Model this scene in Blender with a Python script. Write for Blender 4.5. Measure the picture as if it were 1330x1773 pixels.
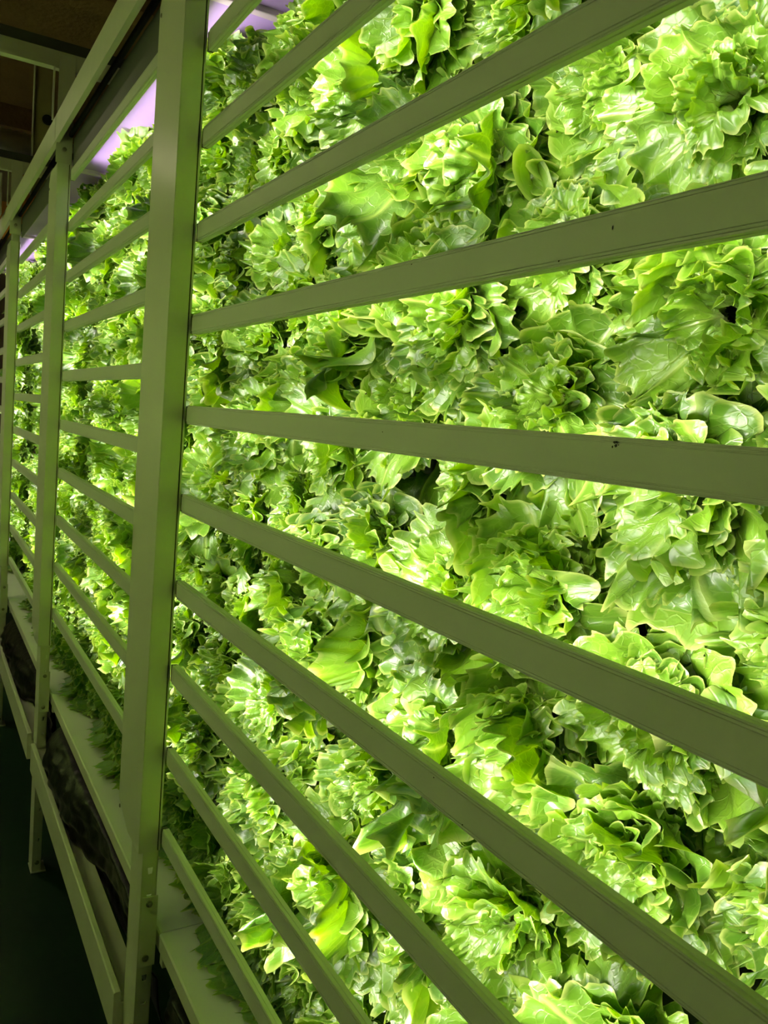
import bpy, math, random
import numpy as np
from mathutils import Matrix, Vector

for o in list(bpy.data.objects):
    bpy.data.objects.remove(o)
scn = bpy.context.scene
COL = scn.collection

# ------------------------------------------------------------------ camera
EYE = 1.66                                   # camera height above the floor
F_PX, YAW, PITCH, ROLL, CAM_Y = 1420.0, 1.04258, -0.10502, 0.08446, -0.42775
fw = np.array([-math.sin(YAW) * math.cos(PITCH), math.cos(YAW) * math.cos(PITCH), math.sin(PITCH)])
r0 = np.array([math.cos(YAW), math.sin(YAW), 0.0])
u0 = np.cross(r0, fw)
rr = math.cos(ROLL) * r0 + math.sin(ROLL) * u0
uu = -math.sin(ROLL) * r0 + math.cos(ROLL) * u0
cam = bpy.data.cameras.new('camera')
cam.sensor_fit = 'VERTICAL'
cam.sensor_height = 36.0
cam.lens = 36.0 * F_PX / 1773.0
cam.clip_start = 0.02
cam_o = bpy.data.objects.new('camera', cam)
COL.objects.link(cam_o)
cam_o.matrix_world = Matrix(((rr[0], uu[0], -fw[0], 0.0), (rr[1], uu[1], -fw[1], CAM_Y),
                             (rr[2], uu[2], -fw[2], EYE), (0, 0, 0, 1)))
scn.camera = cam_o

# ------------------------------------------------------------------ world, light levels, exposure
world = bpy.data.worlds.new('world')
scn.world = world
world.use_nodes = True
world.node_tree.nodes['Background'].inputs[0].default_value = (0.30, 0.24, 0.20, 1)
world.node_tree.nodes['Background'].inputs[1].default_value = 0.02
LED_WATTS = 2.0                             # per metre of light bar
LED_SPREAD = math.radians(116)
LED_COLOR = (1.0, 0.90, 0.88)
LED_GLOW = 1.2                               # the diffuser as seen directly
scn.view_settings.view_transform = 'Standard'
scn.view_settings.look = 'None'
scn.view_settings.exposure = 0.0
scn.view_settings.gamma = 1.0
scn.view_settings.use_curve_mapping = False
cy = scn.cycles
cy.max_bounces = 7
cy.diffuse_bounces = 4
cy.glossy_bounces = 3
cy.transmission_bounces = 4
cy.caustics_reflective = False
cy.caustics_refractive = False
cy.sample_clamp_indirect = 6.0


# ------------------------------------------------------------------ materials
class NT:
    def __init__(s, name):
        s.m = bpy.data.materials.new(name)
        s.m.use_nodes = True
        s.t = s.m.node_tree
        s.t.nodes.clear()
        s.out = s.t.nodes.new('ShaderNodeOutputMaterial')

    def n(s, kind, **kw):
        nd = s.t.nodes.new(kind)
        for k, v in kw.items():
            setattr(nd, k, v)
        return nd

    def l(s, a, b):
        s.t.links.new(a, b)

    def math(s, op, a, b=None, c=None, clamp=False):
        nd = s.n('ShaderNodeMath', operation=op, use_clamp=clamp)
        for i, v in enumerate((a, b, c)):
            if v is None:
                continue
            if isinstance(v, (int, float)):
                nd.inputs[i].default_value = v
            else:
                s.l(v, nd.inputs[i])
        return nd.outputs[0]

    def mix(s, fac, a, b):
        nd = s.n('ShaderNodeMix', data_type='RGBA')
        for sock, v in ((nd.inputs[0], fac), (nd.inputs[6], a), (nd.inputs[7], b)):
            if isinstance(v, (int, float)):
                sock.default_value = v
            elif isinstance(v, tuple):
                sock.default_value = (*v, 1) if len(v) == 3 else v
            else:
                s.l(v, sock)
        return nd.outputs[2]


def paint(name, col, rough=0.45, spec=0.5, noise=0.06, scale=9.0, metal=0.0, bump=0.0, bscale=120.0):
    """Plain painted / plastic surface with slight procedural unevenness."""
    t = NT(name)
    tc = t.n('ShaderNodeTexCoord')
    nz = t.n('ShaderNodeTexNoise')
    nz.inputs['Scale'].default_value = scale
    nz.inputs['Detail'].default_value = 4
    t.l(tc.outputs['Object'], nz.inputs['Vector'])
    c0 = tuple(max(0, c * (1 - noise)) for c in col)
    c1 = tuple(min(1, c * (1 + noise)) for c in col)
    base = t.mix(nz.outputs['Fac'], c0, c1)
    p = t.n('ShaderNodeBsdfPrincipled')
    t.l(base, p.inputs['Base Color'])
    p.inputs['Roughness'].default_value = rough
    p.inputs['Specular IOR Level'].default_value = spec
    p.inputs['Metallic'].default_value = metal
    if bump > 0:
        n2 = t.n('ShaderNodeTexNoise')
        n2.inputs['Scale'].default_value = bscale
        n2.inputs['Detail'].default_value = 5
        t.l(tc.outputs['Object'], n2.inputs['Vector'])
        b = t.n('ShaderNodeBump')
        b.inputs['Strength'].default_value = bump
        b.inputs['Distance'].default_value = 0.01
        t.l(n2.outputs['Fac'], b.inputs['Height'])
        t.l(b.outputs[0], p.inputs['Normal'])
    t.l(p.outputs[0], t.out.inputs[0])
    return t.m


def leaf_material():
    t = NT('lettuce_leaf')
    at = t.n('ShaderNodeAttribute', attribute_name='leafmap')   # x: 0 base..1 margin, y: leaf random, z: 0 inner..1 outer
    sp = t.n('ShaderNodeSeparateXYZ')
    t.l(at.outputs['Vector'], sp.inputs[0])
    rho, rnd, age = sp.outputs
    fl = t.n('ShaderNodeAttribute', attribute_name='flat')      # flattened leaf coordinates in metres, z: per-leaf offset
    pol = t.n('ShaderNodeAttribute', attribute_name='polar')
    sp2 = t.n('ShaderNodeSeparateXYZ')
    t.l(pol.outputs['Vector'], sp2.inputs[0])
    theta = sp2.outputs[0]
    oi = t.n('ShaderNodeObjectInfo')
    # net of small veins
    vo = t.n('ShaderNodeTexVoronoi', feature='DISTANCE_TO_EDGE')
    vo.inputs['Scale'].default_value = 105
    wv = t.n('ShaderNodeTexNoise')
    wv.inputs['Scale'].default_value = 60
    t.l(fl.outputs['Vector'], wv.inputs['Vector'])
    va = t.n('ShaderNodeVectorMath', operation='MULTIPLY_ADD')
    t.l(wv.outputs['Color'], va.inputs[0])
    va.inputs[1].default_value = (0.016, 0.016, 0.0)
    t.l(fl.outputs['Vector'], va.inputs[2])
    t.l(va.outputs[0], vo.inputs['Vector'])
    net = t.n('ShaderNodeMapRange')
    net.inputs['From Min'].default_value = 0.0
    net.inputs['From Max'].default_value = 0.09
    net.inputs['To Min'].default_value = 1.0
    net.inputs['To Max'].default_value = 0.0
    t.l(vo.outputs['Distance'], net.inputs[0])
    # main veins fanning out from the base, thinning to the margin
    wob = t.n('ShaderNodeTexNoise')
    wob.inputs['Scale'].default_value = 35
    t.l(fl.outputs['Vector'], wob.inputs['Vector'])
    th2 = t.math('MULTIPLY_ADD', wob.outputs['Fac'], 0.22, theta)
    s = t.math('ABSOLUTE', t.math('SINE', t.math('MULTIPLY', th2, 8.0)))
    wid = t.math('MULTIPLY_ADD', rho, -0.16, 0.27)
    main = t.math('SUBTRACT', 1.0, t.math('DIVIDE', s, wid), clamp=True)
    main = t.math('MULTIPLY', main, t.math('SUBTRACT', 1.15, rho, clamp=True))
    mid = t.math('SUBTRACT', 1.0, t.math('DIVIDE', t.math('ABSOLUTE', theta), t.math('MULTIPLY_ADD', rho, -0.10, 0.13)), clamp=True)
    vein = t.math('MAXIMUM', t.math('MAXIMUM', main, mid), t.math('MULTIPLY', net.outputs[0], 0.22))
    # blotchy pigment
    bl = t.n('ShaderNodeTexNoise')
    bl.inputs['Scale'].default_value = 28
    bl.inputs['Detail'].default_value = 3
    t.l(fl.outputs['Vector'], bl.inputs['Vector'])
    k = t.math('ADD', t.math('MULTIPLY', rnd, 0.50), t.math('MULTIPLY_ADD', bl.outputs['Fac'], 0.45, 0.01))
    k = t.math('ADD', k, t.math('MULTIPLY', oi.outputs['Random'], 0.15))
    k = t.math('ADD', k, t.math('MULTIPLY', age, -0.12), clamp=True)
    green = t.mix(k, (0.018, 0.115, 0.003), (0.26, 0.50, 0.018))
    # pale base / petiole and pale curled margin
    basef = t.math('SUBTRACT', 1.0, t.math('DIVIDE', rho, 0.30), clamp=True)
    green = t.mix(basef, green, (0.55, 0.66, 0.22))
    mr = t.n('ShaderNodeMapRange')
    mr.inputs['From Min'].default_value = 0.962
    mr.inputs['From Max'].default_value = 1.0
    t.l(rho, mr.inputs[0])
    green = t.mix(t.math('MULTIPLY', mr.outputs[0], t.math('MULTIPLY_ADD', wob.outputs['Fac'], 1.6, -0.30, clamp=True)), green, (0.72, 0.80, 0.22))
    green = t.mix(t.math('MULTIPLY', vein, 0.65), green, (0.46, 0.62, 0.12))
    # bump: veins sunk, blisters between them
    nb = t.n('ShaderNodeTexNoise')
    nb.inputs['Scale'].default_value = 320
    t.l(fl.outputs['Vector'], nb.inputs['Vector'])
    h = t.math('SUBTRACT', t.math('MULTIPLY', nb.outputs['Fac'], 0.25), vein)
    bp = t.n('ShaderNodeBump')
    bp.inputs['Strength'].default_value = 0.7
    bp.inputs['Distance'].default_value = 0.0016
    t.l(h, bp.inputs['Height'])
    p = t.n('ShaderNodeBsdfPrincipled')
    t.l(green, p.inputs['Base Color'])
    p.inputs['Roughness'].default_value = 0.43
    p.inputs['Specular IOR Level'].default_value = 0.95
    p.inputs['Coat Weight'].default_value = 0.5
    p.inputs['Coat Roughness'].default_value = 0.36
    t.l(bp.outputs[0], p.inputs['Normal'])
    t.l(bp.outputs[0], p.inputs['Coat Normal'])
    tr = t.n('ShaderNodeBsdfTranslucent')
    hs = t.n('ShaderNodeHueSaturation')
    hs.inputs['Hue'].default_value = 0.494
    hs.inputs['Saturation'].default_value = 1.12
    hs.inputs['Value'].default_value = 1.35
    t.l(green, hs.inputs['Color'])
    t.l(hs.outputs[0], tr.inputs['Color'])
    t.l(bp.outputs[0], tr.inputs['Normal'])
    mx = t.n('ShaderNodeMixShader')
    mx.inputs[0].default_value = 0.32
    t.l(p.outputs[0], mx.inputs[1])
    t.l(tr.outputs[0], mx.inputs[2])
    t.l(mx.outputs[0], t.out.inputs[0])
    return t.m


def emitter(name, col, strength):
    t = NT(name)
    e = t.n('ShaderNodeEmission')
    e.inputs[0].default_value = col
    e.inputs[1].default_value = strength
    t.l(e.outputs[0], t.out.inputs[0])
    return t.m


M = {
    'bar': paint('satin_aluminium_paint', (0.70, 0.72, 0.66), 0.42, 0.5, 0.05),
    'post': paint('cream_powder_coat', (0.80, 0.80, 0.70), 0.30, 0.55, 0.04),
    'steel': paint('cream_steel', (0.74, 0.74, 0.64), 0.42, 0.5, 0.08, 14),
    'ledge': paint('white_ledge_plastic', (0.78, 0.77, 0.70), 0.42, 0.45, 0.05, 6),
    'lid': paint('white_board_led_tint', (0.62, 0.42, 0.88), 0.5, 0.3, 0.03),  # white board; the purple cast of the LEDs is put into its colour
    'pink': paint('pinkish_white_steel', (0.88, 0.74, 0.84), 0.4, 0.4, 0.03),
    'black': paint('black_plastic', (0.012, 0.012, 0.012), 0.5, 0.4),
    'trunk': paint('charcoal_metal', (0.10, 0.105, 0.10), 0.45, 0.5, 0.1),
    'film': paint('black_film', (0.012, 0.011, 0.010), 0.32, 0.32, 0.2, 12, 0, 0.45, 22),
    'bolt': paint('dull_zinc', (0.30, 0.28, 0.24), 0.38, 0.5, 0.15, 200, 0.8),
    'floor': paint('dark_green_floor', (0.008, 0.032, 0.014), 0.42, 0.45, 0.25, 3, 0, 0.1, 12),
    'ceiling': paint('brown_concrete', (0.24, 0.145, 0.075), 0.85, 0.2, 0.35, 4, 0, 0.5, 40),
    'strut': paint('olive_paint', (0.42, 0.36, 0.20), 0.5, 0.4, 0.1),
    'wood': paint('orange_plywood', (0.60, 0.25, 0.06), 0.7, 0.25, 0.2, 5),
    'greybrown': paint('grey_brown_plaster', (0.20, 0.15, 0.12), 0.8, 0.2, 0.2, 6),
    'duct': paint('silver_duct_foil', (0.55, 0.56, 0.52), 0.28, 0.5, 0.12, 30, 0.8),
    'board': paint('gap_shade_board', (0.06, 0.10, 0.03), 0.7, 0.3, 0.2, 10),  # dark green paints the shade seen in gaps between the leaves
    'opp': paint('opposite_leaf_green', (0.36, 0.475, 0.155), 0.5, 0.4, 0.3, 14),
    'led': emitter('led_diffuser', (*LED_COLOR, 1), LED_GLOW),
    'leaf': leaf_material(),
}


# ------------------------------------------------------------------ mesh helpers
class MB:
    def __init__(s):
        s.v, s.f = [], []

    def add(s, vs, fs):
        b = len(s.v)
        s.v += [tuple(map(float, q)) for q in vs]
        s.f += [tuple(i + b for i in q) for q in fs]
        return s

    def box(s, x0, x1, y0, y1, z0, z1):
        vs = [(x, y, z) for x in (x0, x1) for y in (y0, y1) for z in (z0, z1)]
        return s.add(vs, [(0, 1, 3, 2), (4, 6, 7, 5), (0, 4, 5, 1), (2, 3, 7, 6), (0, 2, 6, 4), (1, 5, 7, 3)])

    def prism_x(s, prof, x0, x1):
        """closed (y, z) outline swept along X"""
        n = len(prof)
        vs = [(x0, y, z) for y, z in prof] + [(x1, y, z) for y, z in prof]
        fs = [(i, (i + 1) % n, n + (i + 1) % n, n + i) for i in range(n)]
        return s.add(vs, fs + [tuple(range(n - 1, -1, -1)), tuple(range(n, 2 * n))])

    def prism_z(s, prof, z0, z1):
        n = len(prof)
        vs = [(x, y, z0) for x, y in prof] + [(x, y, z1) for x, y in prof]
        fs = [(i, (i + 1) % n, n + (i + 1) % n, n + i) for i in range(n)]
        return s.add(vs, fs + [tuple(range(n - 1, -1, -1)), tuple(range(n, 2 * n))])

    def prism_y(s, prof, y0, y1):
        n = len(prof)
        vs = [(x, y0, z) for x, z in prof] + [(x, y1, z) for x, z in prof]
        fs = [(i, (i + 1) % n, n + (i + 1) % n, n + i) for i in range(n)]
        return s.add(vs, fs + [tuple(range(n - 1, -1, -1)), tuple(range(n, 2 * n))])

    def lathe(s, prof, c, axis, n=20):
        """prof: (radius, height) pairs; axis 'x'/'y'/'z' with sign"""
        sg = -1 if axis[0] == '-' else 1
        a = axis[-1]
        vs = []
        for r, h in prof:
            for i in range(n):
                p, q = r * math.cos(2 * math.pi * i / n), r * math.sin(2 * math.pi * i / n)
                d = {'x': (sg * h, p, q), 'y': (p, sg * h, q), 'z': (p, q, sg * h)}[a]
                vs.append((c[0] + d[0], c[1] + d[1], c[2] + d[2]))
        fs = []
        for j in range(len(prof) - 1):
            for i in range(n):
                k = (i + 1) % n
                fs.append((j * n + i, j * n + k, (j + 1) * n + k, (j + 1) * n + i))
        fs += [tuple(range(n - 1, -1, -1)), tuple(range((len(prof) - 1) * n, len(prof) * n))]
        return s.add(vs, fs)

    def tube(s, pts, r, n=10):
        rings = []
        pts = [Vector(q) for q in pts]
        vs, fs = [], []
        for i, q in enumerate(pts):
            d = (pts[min(i + 1, len(pts) - 1)] - pts[max(i - 1, 0)]).normalized()
            a = d.cross(Vector((0.13, 0.2, 1))).normalized()
            b = d.cross(a)
            rad = r(i) if callable(r) else r
            for k in range(n):
                w = 2 * math.pi * k / n
                vs.append(q + (a * math.cos(w) + b * math.sin(w)) * rad)
        for i in range(len(pts) - 1):
            for k in range(n):
                m = (k + 1) % n
                fs.append((i * n + k, i * n + m, (i + 1) * n + m, (i + 1) * n + k))
        fs += [tuple(range(n - 1, -1, -1)), tuple(range((len(pts) - 1) * n, len(pts) * n))]
        return s.add(vs, fs)

    def build(s, name, mat, parent=None, bevel=0.0, smooth=False, loc=None):
        me = bpy.data.meshes.new(name)
        me.from_pydata(s.v, [], s.f)
        me.update()
        import bmesh
        bm = bmesh.new()
        bm.from_mesh(me)
        bmesh.ops.recalc_face_normals(bm, faces=bm.faces)
        bm.to_mesh(me)
        bm.free()
        if smooth:
            for q in me.polygons:
                q.use_smooth = True
        me.materials.append(mat)
        o = bpy.data.objects.new(name, me)
        COL.objects.link(o)
        if parent:
            o.parent = parent
        if loc:
            o.location = loc
        if bevel:
            b = o.modifiers.new('bevel', 'BEVEL')
            b.width = bevel
            b.segments = 2
            b.limit_method = 'ANGLE'
            b.angle_limit = math.radians(40)
        return o


def tag(o, label, cat, group=None):
    o['label'] = label
    o['category'] = cat
    if group:
        o['group'] = group
    return o


def empty(name, loc, label, cat, group=None):
    o = bpy.data.objects.new(name, None)
    o.empty_display_size = 0.05
    o.location = loc
    COL.objects.link(o)
    return tag(o, label, cat, group)


def struct(o):
    o['kind'] = 'structure'
    return o


ORD = ['first', 'second', 'third', 'fourth', 'fifth', 'sixth', 'seventh', 'eighth', 'ninth', 'tenth', 'eleventh', 'twelfth']
rng = random.Random(5)

# ------------------------------------------------------------------ layout (metres; X along the rack, Y into it, Z up)
S = 1.43779                                   # post spacing
P = [-1.4745 - S * i for i in range(4)]       # right face of each post, nearest first
Z = lambda z: z + EYE                         # heights measured from the camera level
PITCH_Z = 0.16
ZB, ZA = 0.6457, 0.7292                       # top edge of the topmost bar: odd bays / even bays
POSTN = ['nearest', 'middle', 'farthest']

# ------------------------------------------------------------------ the setting
struct(MB().box(-8.2, 3.2, -2.6, 2.4, -0.1, 0.0).build('floor', M['floor']))
c = MB().box(-8.2, 3.2, -2.6, 2.4, Z(1.62), Z(1.75))
struct(c.build('ceiling', M['ceiling']))
struct(MB().box(-8.2, -8.1, -2.6, 2.4, 0, Z(1.62)).build('wall_end', M['greybrown']))
struct(MB().box(3.1, 3.2, -2.6, 2.4, 0, Z(1.62)).build('wall_near', M['greybrown']))
struct(MB().box(-8.1, 3.1, -2.6, -2.5, 0, Z(1.62)).build('wall_opposite', M['greybrown']))
struct(MB().box(-8.1, 3.1, 2.3, 2.4, 0, Z(1.62)).build('wall_rear', M['greybrown']))


# ------------------------------------------------------------------ light bars
def bar_profile(h=0.0168):
    half = [(0.0, 0.0), (0.0, 0.0122), (0.0013, 0.0125), (0.0013, 0.0132), (0.0003, 0.0135), (0.0003, 0.0147),
            (0.0016, 0.0150), (0.0016, 0.0157), (0.0008, 0.0160), (0.0008, h), (0.0046, h), (0.0050, h - 0.0008),
            (0.0060, h - 0.0008), (0.0064, h), (0.0125, h)]
    return half[1:] + [(y, -z) for y, z in half[:0:-1]]


def lamp(parent, L, loc, sgn):
    # the light the diodes throw at the leaves, away from the aisle
    d = bpy.data.lights.new('led_light', 'AREA')
    d.shape = 'RECTANGLE'
    d.size, d.size_y = L - 0.03, 0.017
    d.energy = LED_WATTS * L
    d.spread = LED_SPREAD
    d.color = LED_COLOR
    o = bpy.data.objects.new('led_light', d)
    COL.objects.link(o)
    o.parent = parent
    o.location = loc
    o.rotation_euler = (math.radians(90 * sgn), 0, 0)     # shines along +Y (sgn 1) or -Y (sgn -1)
    return o


def light_bar(x0, x1, zc, label, group):
    t = empty('light_bar', (x0, 0, zc), label, 'light', group)
    L = x1 - x0
    MB().prism_x(bar_profile(), 0.010, L - 0.010).build('housing', M['bar'], t)
    d = [(0.0125, -0.0095), (0.0138, -0.0085), (0.0144, -0.005), (0.0144, 0.005), (0.0138, 0.0085), (0.0125, 0.0095)]
    MB().prism_x(d, 0.014, L - 0.014).build('led_strip', M['led'], t)
    lamp(t, L, (L / 2, 0.0150, 0), 1)
    for a, b in ((0.0, 0.010), (L - 0.010, L)):
        MB().box(a, b, 0.0012, 0.0118, -0.0155, 0.0155).build('black_end', M['black'], t)  # plain black block at each end of the bar
    return t


def bay_bars(right, left, zt, where, grp):
    for k in range(10):
        light_bar(left, right, Z(zt - k * PITCH_Z - 0.0168), f'grey-green light bar {ORD[k]} from top, {where}', grp)


bay_bars(P[0] + S - 0.18, P[0] + 0.002, ZB, 'right of the nearest post', 'light bars right of the nearest post')
bay_bars(P[0] - 0.093, P[1] + 0.002, ZA, 'between the nearest and middle posts', 'light bars between nearest and middle posts')
bay_bars(P[1] - 0.093, P[2] + 0.002, ZB, 'between the middle and farthest posts', 'light bars between middle and farthest posts')
bay_bars(P[2] - 0.093, P[3] + 0.002, ZA, 'at the left edge beyond the farthest post', 'light bars beyond the farthest post')


# small dark chips and a grey smudge on three of the nearest bars
def specks(k, pts):
    mb = MB()
    for x, dz, w, h in pts:
        mb.prism_y([(x - w, dz), (x - 0.2 * w, dz - h), (x + w, dz - 0.4 * h), (x + 0.7 * w, dz + h), (x - 0.5 * w, dz + 0.8 * h)], -0.0003, 0.0002)
    bar = [o for o in COL.objects if o.name.startswith('light_bar') and o.get('label', '').startswith(f'grey-green light bar {ORD[k]} from top, right of')][0]
    mb.build('dirt_specks', M['black'], bar)


BX = P[0] + 0.002
specks(3, [(-0.446 - BX, 0.0035, 0.0006, 0.0014), (-0.72 - BX, 0.012, 0.0006, 0.0006), (-0.50 - BX, -0.0128, 0.0007, 0.0006)])
specks(4, [(-0.4205 - BX, 0.0128, 0.0020, 0.0010), (-0.4195 - BX, 0.0105, 0.0013, 0.0012), (-0.4225 - BX, 0.0095, 0.0006, 0.0009),
           (-0.417 - BX, 0.0112, 0.0007, 0.0005), (-0.75 - BX, 0.004, 0.0006, 0.0006)])
specks(6, [(-0.60 - BX, 0.010, 0.0008, 0.0006), (-0.72 - BX, 0.013, 0.0008, 0.0007), (-0.55 - BX, -0.012, 0.0008, 0.0006)])

# the facing rack across the aisle, behind the viewer: same bars, same leaves
opp = empty('growing_rack', (0, -1.45, 0), 'facing lettuce rack across the aisle, behind the viewer', 'rack')
gr = np.random.RandomState(8)
gx, gz = 150, 60
vs = []
for i in range(gx):
    for j in range(gz):
        vs.append((-6.0 + 5.9 * i / (gx - 1), -0.14 + gr.uniform(-0.035, 0.035), Z(-0.48) + 1.10 * j / (gz - 1)))
MB().add(vs, [(i * gz + j, i * gz + j + 1, (i + 1) * gz + j + 1, (i + 1) * gz + j) for i in range(gx - 1) for j in range(gz - 1)]).build('foliage', M['opp'], opp)
for k in range(7):
    zc = Z(ZB - k * PITCH_Z - 0.0168)
    MB().prism_x([(-y, z + zc) for y, z in bar_profile()], -6.0, -0.1).build('bar_housing', M['bar'], opp)
    lamp(opp, 5.9, (-3.05, -0.0150, zc), -1)
for x in (-5.2, -3.76, -2.32, -0.88):
    MB().box(x, x + 0.17, 0.0, 0.04, 0.0, Z(0.77)).build('post', M['post'], opp)

# ------------------------------------------------------------------ rack posts
def holed_plate(mb, axis_x, y0, y1, z0, z1, holes, th):
    """vertical plate in the plane X = axis_x with trapezoid slots; holes: (yc, zc, w, h)"""
    holes = sorted(holes, key=lambda q: q[1])
    zc = z0
    def ring(a, b, loop):
        # rectangle (y0..y1, a..b) around the four-point hole loop
        rect = [(y0, a), (y1, a), (y1, b), (y0, b)]
        for xx in (axis_x, axis_x - th):
            vs = [(xx, y, z) for y, z in rect + loop]
            mb.add(vs, [(i, (i + 1) % 4, 4 + (i + 1) % 4, 4 + i) for i in range(4)])
        vs = [(axis_x, y, z) for y, z in loop] + [(axis_x - th, y, z) for y, z in loop]
        mb.add(vs, [(i, (i + 1) % 4, 4 + (i + 1) % 4, 4 + i) for i in range(4)])
    def slab(a, b):
        if b - a > 1e-5:
            for xx in (axis_x, axis_x - th):
                mb.add([(xx, y0, a), (xx, y1, a), (xx, y1, b), (xx, y0, b)], [(0, 1, 2, 3)])
    for yc, hz, w, h in holes:
        a, b = hz - h / 2 - 0.004, hz + h / 2 + 0.004
        slab(zc, a)
        ring(a, b, [(yc - w * 0.36, hz - h / 2), (yc + w * 0.30, hz - h / 2), (yc + w * 0.5, hz + h / 2), (yc - w * 0.5, hz + h / 2)])
        zc = b
    slab(zc, z1)
    for y in (y0, y1):
        mb.add([(axis_x, y, z0), (axis_x - th, y, z0), (axis_x - th, y, z1), (axis_x, y, z1)], [(0, 1, 2, 3)])


def bolt(parent, x, y, z, r=0.0065):
    MB().lathe([(r, 0), (r, 0.0012), (r * 0.92, 0.002), (r * 0.75, 0.0022), (r * 0.72, 0.0042), (r * 0.35, 0.0052), (r * 0.3, 0.004), (0.0005, 0.004)],
               (x, y, z), 'x', 18).build('bolt', M['bolt'], parent, smooth=False)


def rack_post(i, top_cover, top_upright, label):
    x = P[i]
    t = empty('rack_post', (x, 0, 0), label, 'post', 'uprights of the growing rack')
    # slotted uprights of the two neighbouring racks, hidden above by the cover
    mb = MB()
    ys = -0.014
    zs = [Z(-0.882 - 0.11 * k) for k in range(7)]
    slots = [(ys, z, 0.011, 0.013) for z in zs if z > 0.08] + [(ys, Z(-0.932), 0.011, 0.004), (ys, Z(-1.155), 0.011, 0.004)]
    slots = [q for q in slots if abs(q[1] - Z(-0.992)) > 0.002]
    holed_plate(mb, -0.003, -0.030, -0.0005, 0.0, Z(top_upright), slots, 0.0016)
    mb.box(-0.088, -0.0032, -0.0300, -0.0284, 0.0, Z(top_upright))
    mb.box(-0.0885, -0.0870, -0.0300, -0.0005, 0.0, Z(top_upright))
    mb.box(-0.030, -0.0030, -0.0022, -0.0007, 0.0, Z(top_upright))
    mb.build('upright', M['steel'], t)
    # the connector plate of the step beam with its two bolts
    mb = MB().box(-0.0030, -0.0012, -0.027, 0.0035, Z(-1.078), Z(-0.934))
    mb.build('connector_plate', M['steel'], t, bevel=0.0008)
    bolt(t, -0.0012, -0.0130, Z(-0.949))
    bolt(t, -0.0012, -0.0150, Z(-1.060))
    MB().box(-0.07, 0.004, -0.034, 0.016, 0.0, 0.004).build('foot_plate', M['steel'], t)
    bolt(t, -0.0030, -0.014, 0.035, 0.0075)
    if top_upright > 0.8:
        mb = MB().box(-0.0030, -0.0012, -0.046, 0.0035, Z(0.745), Z(top_upright))
        mb.build('top_plate', M['steel'], t, bevel=0.0008)
        bolt(t, -0.0012, -0.0200, Z(0.789))
    # folded sheet cover: wide front, narrow returns, chamfered at the outer top corner
    mb = MB()
    zb, zt = Z(-0.842), Z(top_cover)
    w = 0.176
    ch = 0.032
    front = [(-w, zb + 0.035), (-0.09, zb), (0.0, zb), (0.0, zt), (-w + ch, zt), (-w, zt - ch)]
    mb.prism_y(front, -0.0400, -0.0388)
    mb.box(-0.0012, 0.0, -0.0388, -0.0042, zb, zt)
    mb.box(-w, -w + 0.0012, -0.0388, -0.0042, zb + 0.035, zt - ch)
    mb.build('cover_panel', M['post'], t, bevel=0.0010)
    MB().box(-0.006, -0.0018, -0.0042, -0.0022, zb, zt).build('gap_shade_strip', M['black'], t)  # black strip painting the shade in the gap behind the cover
    MB().box(-0.012, 0.0002, -0.0020, 0.0012, zb, zt).build('rear_flange', M['post'], t)
    MB().lathe([(0.004, 0), (0.004, 0.001), (0.0025, 0.0018), (0.0004, 0.0018)], (-w + 0.014, -0.0400, Z(-0.82)), '-y', 14).build('screw', M['bolt'], t)
    MB().lathe([(0.004, 0), (0.004, 0.001), (0.0025, 0.0018), (0.0004, 0.0018)], (-w + 0.014, -0.0400, zt - ch - 0.02), '-y', 14).build('screw', M['bolt'], t)
    return t


p0 = rack_post(0, 0.772, 0.770, 'nearest tall cream rack post with wide folded cover panel')
p1 = rack_post(1, 0.745, 1.075, 'middle rack post, second from right, with bolt above its cover')
p2 = rack_post(2, 0.715, 1.075, 'farthest thin-looking rack post near the left edge')
# worn dark remains of a sticker near the top of the nearest post
mb = MB()
for (a, b, c0, c1) in ((0.000, 0.010, 0.000, 0.003), (0.009, 0.012, -0.016, 0.003), (0.000, 0.003, -0.013, -0.006),
                       (0.002, 0.011, -0.013, -0.0105), (0.004, 0.007, -0.006, -0.003), (0.006, 0.010, -0.003, 0.0)):
    mb.box(-0.1105 + a * 2.1, -0.1105 + b * 2.1, -0.0404, -0.0400, Z(0.755) + c0, Z(0.755) + c1)
mb.build('sticker_remains', M['trunk'], p0)


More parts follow.
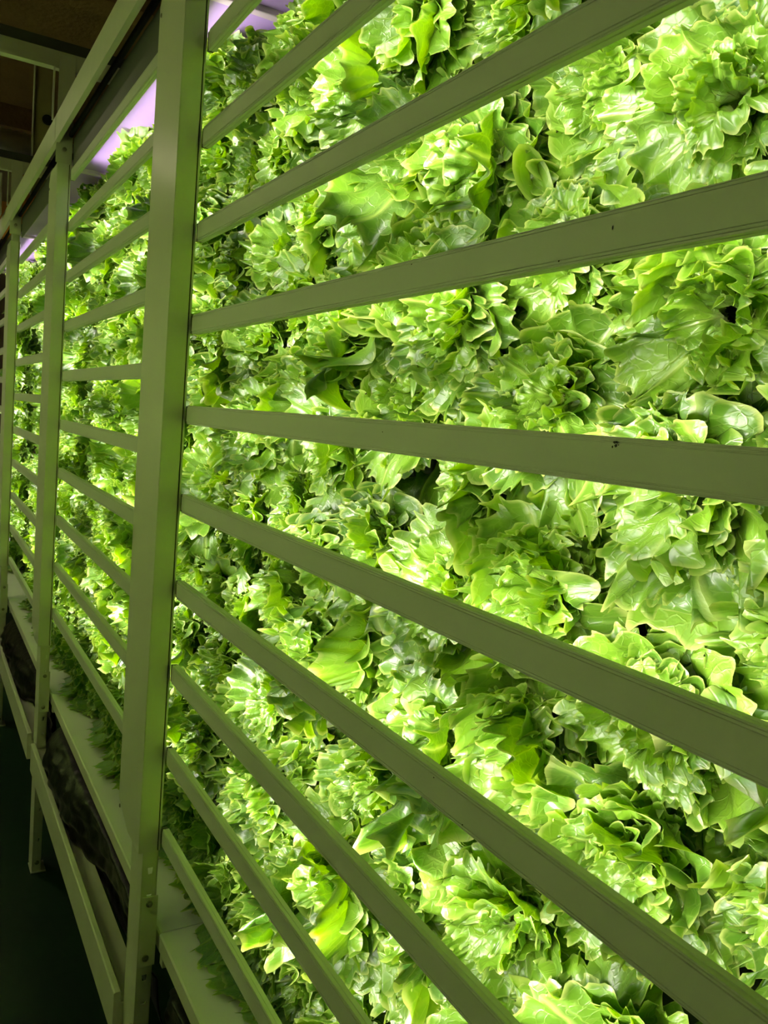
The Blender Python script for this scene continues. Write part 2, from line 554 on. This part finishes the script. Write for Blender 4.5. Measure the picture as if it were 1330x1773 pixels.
# ------------------------------------------------------------------ top beams, cable trunks, lids, crossbars
BAYS = [(P[0] + S - 0.18, P[0], 'over the bay right of the nearest post', 0),
        (P[0] - 0.176, P[1], 'between the nearest and middle posts', 1),
        (P[1] - 0.176, P[2], 'between the middle and farthest posts', 2),
        (P[2] - 0.176, P[3], 'beyond the farthest post', 3)]
for xr, xl, where, i in BAYS:
    if i:
        # channel beam along the top front
        mb = MB()
        prof = [(-0.050, 0.806), (-0.050, 0.887), (-0.030, 0.887), (-0.030, 0.8855), (-0.0485, 0.8855), (-0.0485, 0.8085),
                (-0.036, 0.8075), (-0.036, 0.806)]
        mb.prism_x([(y, Z(z)) for y, z in prof], xl + 0.000, xr + 0.17)
        tag(mb.build('top_beam', M['steel']), f'cream channel beam high up {where}', 'beam', 'top channel beams')
        t = empty('wiring_box', (xl, 0, Z(0.73)), f'dark charcoal cable trunk under the beam {where}', 'trunk', 'cable trunks above the bars')
        MB().box(0.0, xr - xl, 0.006, 0.011, 0.004, 0.10).box(0.0, xr - xl, 0.0111, 0.05, 0.05, 0.10).build('casing', M['trunk'], t, bevel=0.002)
        MB().tube([(0.01, -0.004, 0.104), (0.5, -0.003, 0.106), (1.0, -0.005, 0.104), (xr - xl - 0.01, -0.004, 0.106)], 0.008).build('cable', M['black'], t, smooth=True)
    # ledge
    t = empty('gutter_ledge', (xl, 0, Z(-1.0)), f'white gutter ledge under the lettuce {where}', 'ledge', 'white gutter ledges')
    L = (P[i] + S) - xl - 0.003
    prof = [(0.010, -1.050), (0.010, -1.018), (0.013, -1.0155), (0.30, -1.010), (0.30, -1.015), (0.0145, -1.0205), (0.0145, -1.050)]
    MB().prism_x([(y, z + 1.0) for y, z in prof], 0.0, L).build('ledge_top', M['ledge'], t)
    MB().box(0.002, 0.02, 0.0125, 0.03, -0.075, -0.022).build('bracket', M['steel'], t)
    MB().box(0.62, 0.635, 0.0700, 0.0800, -0.0145, -0.0130).build('drain_slot', M['black'], t)
    # lid over the plants
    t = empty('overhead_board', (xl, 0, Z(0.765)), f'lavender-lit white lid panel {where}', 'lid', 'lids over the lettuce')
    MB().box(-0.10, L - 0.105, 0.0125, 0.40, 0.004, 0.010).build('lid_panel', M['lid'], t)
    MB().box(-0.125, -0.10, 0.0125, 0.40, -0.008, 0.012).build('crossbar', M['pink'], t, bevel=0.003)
    # grow board at the back
    ob = MB().box(xl + 0.001, xl + L - 0.001, 0.302, 0.314, Z(-1.03), Z(0.76)).build('grow_board', M['board'])
    tag(ob, f'shade-dark upright grow board behind the lettuce {where}', 'board', 'grow boards behind the plants')

# ------------------------------------------------------------------ step beams near the floor
for xr, xl, where, i in BAYS[:3]:
    prof = [(-0.050, -1.277), (-0.050, -1.184), (-0.047, -1.182), (-0.037, -1.182), (-0.0355, -1.184), (-0.0355, -1.206),
            (-0.0335, -1.2075), (-0.0335, -1.205), (0.012, -1.205), (0.012, -1.277)]
    a = xl + 0.0 if i else xl
    mb = MB().prism_x([(y, Z(z)) for y, z in prof], a + 0.006, P[i] + S - 0.0885)
    tag(mb.build('step_beam', M['steel']), f'cream step beam low down in front, {where}', 'beam', 'step beams near the floor')


# ------------------------------------------------------------------ black plastic film draped under the ledges
def film(xl, xr, seed, label, tuck):
    r = np.random.RandomState(seed)
    nx, ns = 90, 40
    ph = r.rand(24) * 6.28
    vs = []
    key = np.array([0, .12, .3, .5, .68, .84, 1.0])
    for i in range(nx):
        u = i / (nx - 1)
        x = xl + (xr - xl) * u
        end = min(1.0, (u / 0.10)) ** 0.5                      # rounded bag end at the left post
        tk = 1 / (1 + math.exp(-(u - tuck) * 26))              # pulled back towards the right
        bul = (1 - tk)
        Yk = np.array([0.030, 0.004, -0.024 * bul + 0.02 * tk, -0.030 * bul + 0.03 * tk, -0.028 * bul + 0.04 * tk, -0.004 * bul + 0.06 * tk, 0.10])
        Zk = np.array([-1.058, -1.066, -1.10, -1.150, -1.198, -1.202 + tk * -0.1, -1.202 - 0.2 * tk])
        cyk, czk = 0.06, -1.15
        Yk = cyk + (Yk - cyk) * (0.15 + 0.85 * end)
        Zk = czk + (Zk - czk) * (0.15 + 0.85 * end)
        for j in range(ns):
            s = j / (ns - 1)
            y, z = np.interp(s, key, Yk), np.interp(s, key, Zk)
            w = math.sin(math.pi * s)
            cr = 0.0
            for q in range(8):
                cr += math.sin(x * (9 + 7 * q) + s * (5 + 6 * ((q * 5) % 7)) + ph[q]) * (0.0030 / (1 + 0.35 * q))
            cr -= abs(math.sin(x * 17 + s * 13 + ph[9])) * 0.005 + abs(math.sin(x * 31 - s * 9 + ph[10])) * 0.004
            vs.append((x, y + cr * w, Z(z) + 0.3 * cr * w))
    fs = [(i * ns + j, i * ns + j + 1, (i + 1) * ns + j + 1, (i + 1) * ns + j) for i in range(nx - 1) for j in range(ns - 1)]
    o = MB().add(vs, fs).build('plastic_film', M['film'], smooth=True)
    so = o.modifiers.new('thickness', 'SOLIDIFY')
    so.thickness = 0.0012
    return tag(o, label, 'plastic sheet', 'black plastic under the ledges')


film(P[0] + 0.02, P[0] + 1.1, 3, 'black plastic sheet under the white ledge right of the nearest post', 0.02)
film(P[1] + 0.07, P[0] - 0.10, 4, 'bulging black plastic sheet hanging between nearest and middle posts', 0.56)
film(P[2] + 0.07, P[1] - 0.10, 5, 'creased black plastic sheet hanging between middle and farthest posts', 0.72)

# ------------------------------------------------------------------ things overhead, far left
for i in (1, 2):
    t = empty('cross_tie', (P[i], 0, Z(1.03)), f'cream steel tie reaching over the aisle from the {POSTN[i]} post', 'beam', 'ties over the aisle')
    MB().box(-0.030, -0.004, -1.30, 0.30, 0.0, 0.052).build('channel', M['steel'], t)
    MB().box(-0.004, 0.006, -1.30, -0.058, -0.001, 0.010).build('lip', M['steel'], t)
    MB().box(-0.006, -0.001, -0.062, -0.0565, -0.16, 0.0).build('gusset', M['steel'], t)
    ob = MB().box(P[i] - 0.06, P[i] - 0.02, -1.30, 0.30, Z(1.088), Z(1.12)).build('dark_band', M['trunk'])  # plain charcoal band just above the tie
    tag(ob, f'dark brown tray lying along the tie at the {POSTN[i]} post', 'band', 'bands over the ties')
t = empty('hanger_strut', (-4.40, 0.08, Z(0.95)), 'olive steel strut with a round black hole, left of the top beam', 'strut')
MB().box(-0.01, 0.0, -0.036, 0.041, 0.0, 0.66).build('web', M['strut'], t)
MB().box(-0.01, 0.014, -0.040, -0.034, 0.0, 0.66).build('flange', M['steel'], t)
MB().lathe([(0.024, 0), (0.024, 0.003), (0.020, 0.004), (0.0005, 0.004)], (0.0, 0.026, 0.357), 'x', 22).build('grommet', M['black'], t)
t = empty('added_fill_lamp', (-5.35, -1.25, Z(1.49)), 'added unseen warm fill lamp further along the aisle', 'lamp')
MB().lathe([(0.10, 0.13), (0.10, 0.02), (0.09, 0.0), (0.0005, 0.0)], (0, 0, 0), 'z', 24).build('housing', M['steel'], t)  # unseen lamp added to brighten the dim panels at far left
d = bpy.data.lights.new('added_fill_light', 'AREA')
d.shape, d.size, d.energy, d.color = 'DISK', 0.17, 8.0, (1.0, 0.80, 0.58)
o = bpy.data.objects.new('added_fill_light', d)
COL.objects.link(o)
o.parent = t
o.location = (0, 0, -0.004)
# ribbed silver duct
pts = [(-5.0, -1.2 + 2.2 * k / 120, Z(1.315)) for k in range(121)]
ob = MB().tube(pts, lambda k: 0.072 + 0.006 * (k % 2), 18).build('flexible_duct', M['duct'], smooth=True)
tag(ob, 'silver ribbed flexible air duct under the ceiling at left', 'duct')
ob = MB().box(-6.1, -6.0, -0.14, 0.9, Z(1.0), Z(1.62)).build('plywood_panel', M['wood'])
tag(ob, 'orange-brown plywood panel high up behind the duct', 'panel')
ob = MB().box(-5.9, -5.7, -0.25, 0.085, Z(1.2), Z(1.62)).build('downstand', M['greybrown'])
tag(ob, 'grey-brown boxed column at the top left behind the duct', 'column')
ob = MB().box(-4.75, -4.55, -0.5, -0.066, Z(0.86), Z(1.06)).build('junction_box', M['steel'], bevel=0.006)
tag(ob, 'pale grey junction box left of the farthest post top', 'box')
for k, x in enumerate((-6.9, -5.4, -3.5)):
    ob = MB().box(x - 0.07, x + 0.07, -2.5, 2.3, Z(1.50), Z(1.62)).build('ceiling_joist', M['ceiling'])
    tag(ob, ['farthest brown ceiling joist', 'brown ceiling joist above the silver duct', 'brown ceiling joist above the middle post tie'][k], 'joist', 'brown ceiling joists')

# ------------------------------------------------------------------ lettuce
NR, NTH = 15, 135


def leaf_grid(r, L, th0, dth, phi, base_r, base_h, t, gravity, curl):
    """one frilled leaf as a fan of NR x NTH points; returns positions and shader maps"""
    uu_ = np.linspace(0.03, 1, NR)
    rho = (1 - (1 - uu_) ** 1.55)[:, None]
    thm = math.radians(r.uniform(72, 94))
    th = np.linspace(-1, 1, NTH)[None, :] * thm
    sm = np.clip(rho / 0.55, 0, 1)
    sm = sm * sm * (3 - 2 * sm)
    ang = th * (0.26 + 0.74 * sm)
    p = r.rand(16) * 6.283
    frill = curl * r.uniform(0.7, 1.3)
    n1 = r.uniform(2.2, 3.6)
    n2 = r.uniform(10.5, 17.0)
    tooth = 1 + 0.040 * np.sin(th * 3.7 + p[0]) + 0.022 * np.sin(th * 11 + p[1]) + 0.026 * np.sin(th * 24 + p[2] + np.sin(th * 9)) + 0.028 * np.sin(th * 46 + p[3] + 2 * np.sin(th * 7))
    tooth = 1 + (tooth - 1) * rho ** 3
    # irregular fine serration of the rim only
    ser = np.interp(np.arange(NTH), np.arange(0, NTH + 2, 2), r.uniform(-1, 1, len(np.arange(0, NTH + 2, 2))))[None, :]
    tooth = tooth * (1 + 0.038 * ser * rho ** 14)
    R = L * (0.60 + 0.40 * np.cos(th)) * tooth
    rad = rho * R
    wig = 1.0 + 0.6 * np.sin(th * 2.6 + p[4])
    phs = th * n2 + p[6] + rho * 2.2 + 1.1 * np.sin(th * 3.1 + p[10])
    ruff = r.uniform(0.04, 0.11) * L * rho ** 2 * np.sin(th * n1 + p[5])
    ruff += 0.070 * frill * L * rho ** 5 * wig * np.sin(phs)
    ruff += 0.030 * frill * L * rho ** 9 * np.sin(th * n2 * 2.35 + p[7] + 1.5 * np.sin(th * 4 + p[8]))
    fold = 0.050 * frill * L * rho ** 6 * wig * np.cos(phs)
    # the rim rolls outward or inward here and there
    roll = r.uniform(-0.10, 0.12) * L * np.clip((rho - 0.72) / 0.28, 0, 1) ** 2 * (1 + np.sin(th * 1.9 + p[11]))
    a = rad * np.sin(ang) + fold * np.cos(ang)
    b = rad * np.cos(ang) - fold * np.sin(ang)
    ruff = ruff + roll
    # blistered surface
    bl = np.zeros_like(a)
    for k in range(7):
        d = p[9] + k * 2.4
        fq = (38 + 17 * k) * 0.11 / L
        bl += np.sin(fq * (a * math.cos(d) + b * math.sin(d)) * 2.2 + p[k]) * np.sin(fq * (a * math.sin(d) - b * math.cos(d)) * 1.7 + p[k + 3]) / (1 + 0.5 * k)
    bl *= 0.0026 * np.clip(rho * 2.2, 0, 1) * (1 - 0.4 * rho ** 4)
    # midrib curve
    sN = 60
    ss = np.linspace(-0.25 * L, 1.25 * L, sN)
    psi = th0 + dth * np.clip(ss / L, 0, 1.3) ** 1.4
    cz = np.cumsum(np.cos(psi)) * (ss[1] - ss[0])
    cr = np.cumsum(np.sin(psi)) * (ss[1] - ss[0])
    i0 = np.interp(0, ss, np.arange(sN))
    cz -= np.interp(i0, np.arange(sN), cz)
    cr -= np.interp(i0, np.arange(sN), cr)
    Cz, Cr, Ps = (np.interp(b, ss, q) for q in (cz, cr, psi))
    cup = r.uniform(-1.0, 3.2)
    h = ruff + bl + cup * a * a
    ax = base_h + Cz + h * np.sin(Ps)
    ra = base_r + Cr - h * np.cos(Ps)
    tw = r.uniform(-0.8, 0.8) * rho
    ta = a * np.cos(tw)
    ax = ax + a * np.sin(tw) * 0.7
    x = ra * math.cos(phi) - ta * math.sin(phi)
    y = ra * math.sin(phi) + ta * math.cos(phi)
    dist = np.sqrt(x * x + y * y + (ax * 0.6) ** 2)
    y = y - gravity * (dist / 0.14) ** 2
    pos = np.stack([x, y, ax], -1).reshape(-1, 3)
    rnd = r.rand()
    o1 = np.ones_like(a)
    lm = np.stack([rho * o1, rnd * o1, t * o1], -1).reshape(-1, 3)
    fl = np.stack([a, b, rnd * 7 * o1], -1).reshape(-1, 3)
    po = np.stack([th * o1, rho * o1, 0 * o1], -1).reshape(-1, 3)
    return pos, lm, fl, po


def head_mesh(seed, n=24, scale=1.0, gravity=0.022, curl=1.0, rest=None):
    r = np.random.RandomState(seed)
    P_, A_, B_, C_ = [], [], [], []
    for i in range(n):
        t = (i / (n - 1)) ** 0.8
        phi = i * 2.39996 + r.uniform(-0.5, 0.5)
        L = (0.044 + 0.066 * t) * r.uniform(0.68, 1.22) * scale
        th0 = math.radians(12 + 50 * t + r.uniform(-26, 22))
        dth = math.radians(r.uniform(5, 95))
        g = leaf_grid(r, L, th0, dth, phi, 0.006 + 0.010 * t, 0.034 * (1 - t) + 0.004, t, gravity, curl)
        for lst, q in zip((P_, A_, B_, C_), g):
            lst.append(q)
    pos = np.concatenate(P_)
    if rest is not None:                       # lowest leaves come to lie on the ledge and slide outwards
        ex = np.maximum(0, rest + 0.02 - pos[:, 1])
        pos[:, 1] = np.where(ex > 0, rest + 0.02 * np.exp(-ex / 0.02), pos[:, 1])
        pos[:, 2] += ex * 0.15
    q = []
    for j in range(NR - 1):
        for k in range(NTH - 1):
            q.append((j * NTH + k, j * NTH + k + 1, (j + 1) * NTH + k + 1, (j + 1) * NTH + k))
    q = np.array(q)
    faces = np.concatenate([q + i * NR * NTH for i in range(n)])
    me = bpy.data.meshes.new('lettuce_head')
    me.vertices.add(len(pos))
    me.vertices.foreach_set('co', pos.astype(np.float32).ravel())
    nf = len(faces)
    me.loops.add(nf * 4)
    me.loops.foreach_set('vertex_index', faces.astype(np.int32).ravel())
    me.polygons.add(nf)
    me.polygons.foreach_set('loop_start', np.arange(0, nf * 4, 4, dtype=np.int32))
    me.polygons.foreach_set('use_smooth', np.ones(nf, dtype=bool))
    me.update(calc_edges=True)
    me.validate()
    for nm, lst in (('leafmap', A_), ('flat', B_), ('polar', C_)):
        at = me.attributes.new(nm, 'FLOAT_VECTOR', 'POINT')
        at.data.foreach_set('vector', np.concatenate(lst).astype(np.float32).ravel())
    me.materials.append(M['leaf'])
    return me


HEADS = [head_mesh(100 + i, 44 + i % 4, 0.97 + 0.03 * (i % 6), 0.024, (0.9, 1.3, 1.9)[i % 3]) for i in range(13)]
DROOP = [head_mesh(300 + i, 36, 1.26, 0.056, 1.0, -0.098) for i in range(5)]
# head axis (local +Z) points out of the wall (-Y), local +Y stays up
BASE = Matrix(((1, 0, 0), (0, 0, -1), (0, 1, 0))).to_4x4()


def lettuce(x, z, row, label, grp):
    src = rng.choice(DROOP) if row == 9 else rng.choice(HEADS)
    o = bpy.data.objects.new('lettuce_head', src)
    COL.objects.link(o)
    roll = Matrix.Rotation(rng.uniform(-0.6, 0.6), 4, 'Z')
    tilt = Matrix.Rotation(rng.uniform(-0.30, 0.42), 4, 'X') @ Matrix.Rotation(rng.uniform(-0.42, 0.42), 4, 'Y')
    s = rng.uniform(0.92, 1.12)
    if row == 9:
        roll = tilt = Matrix.Identity(4)
        s = 1.0
    o.matrix_world = Matrix.Translation((x, 0.190 + rng.uniform(-0.028, 0.012), z)) @ BASE @ tilt @ roll @ Matrix.Scale(s, 4)
    return tag(o, label, 'lettuce', grp)


ROW_Z = [0.655 - 0.168 * k for k in range(10)]
for bay, (ref, ncol, grp) in enumerate((('nearest', 8, 'lettuce right of the nearest post'), ('middle', 9, 'lettuce between nearest and middle posts'),
                                        ('farthest', 9, 'lettuce between middle and farthest posts'))):
    for j in range(ncol):
        for k in range(10):
            x = P[bay] + 0.055 + 0.16 * j + rng.uniform(-0.02, 0.02)
            z = Z(ROW_Z[k] + (0.035 if j % 2 else -0.02) * (1 if 0 < k < 9 else 0.4) + rng.uniform(-0.018, 0.018))
            z = z if k < 9 else Z(-0.913 + rng.uniform(0, 0.012))
            look = {0: 'frilly green lettuce under the lid', 9: 'lettuce drooping over the white ledge'}.get(k, 'frilly green lettuce')
            lettuce(x, z, k, f'{look}, {ORD[k]} row down, {ORD[j]} plant right of {ref} post', grp)
for j in range(4):
    for k in range(10):
        x = P[2] - 0.75 - 0.16 * j + rng.uniform(-0.02, 0.02)
        z = Z(ROW_Z[k] + rng.uniform(-0.02, 0.02)) if k < 9 else Z(-0.905)
        lettuce(x, z, k, f'small distant lettuce at left edge, {ORD[k]} row down, {ORD[j]} plant left of farthest post', 'lettuce beyond the farthest post')
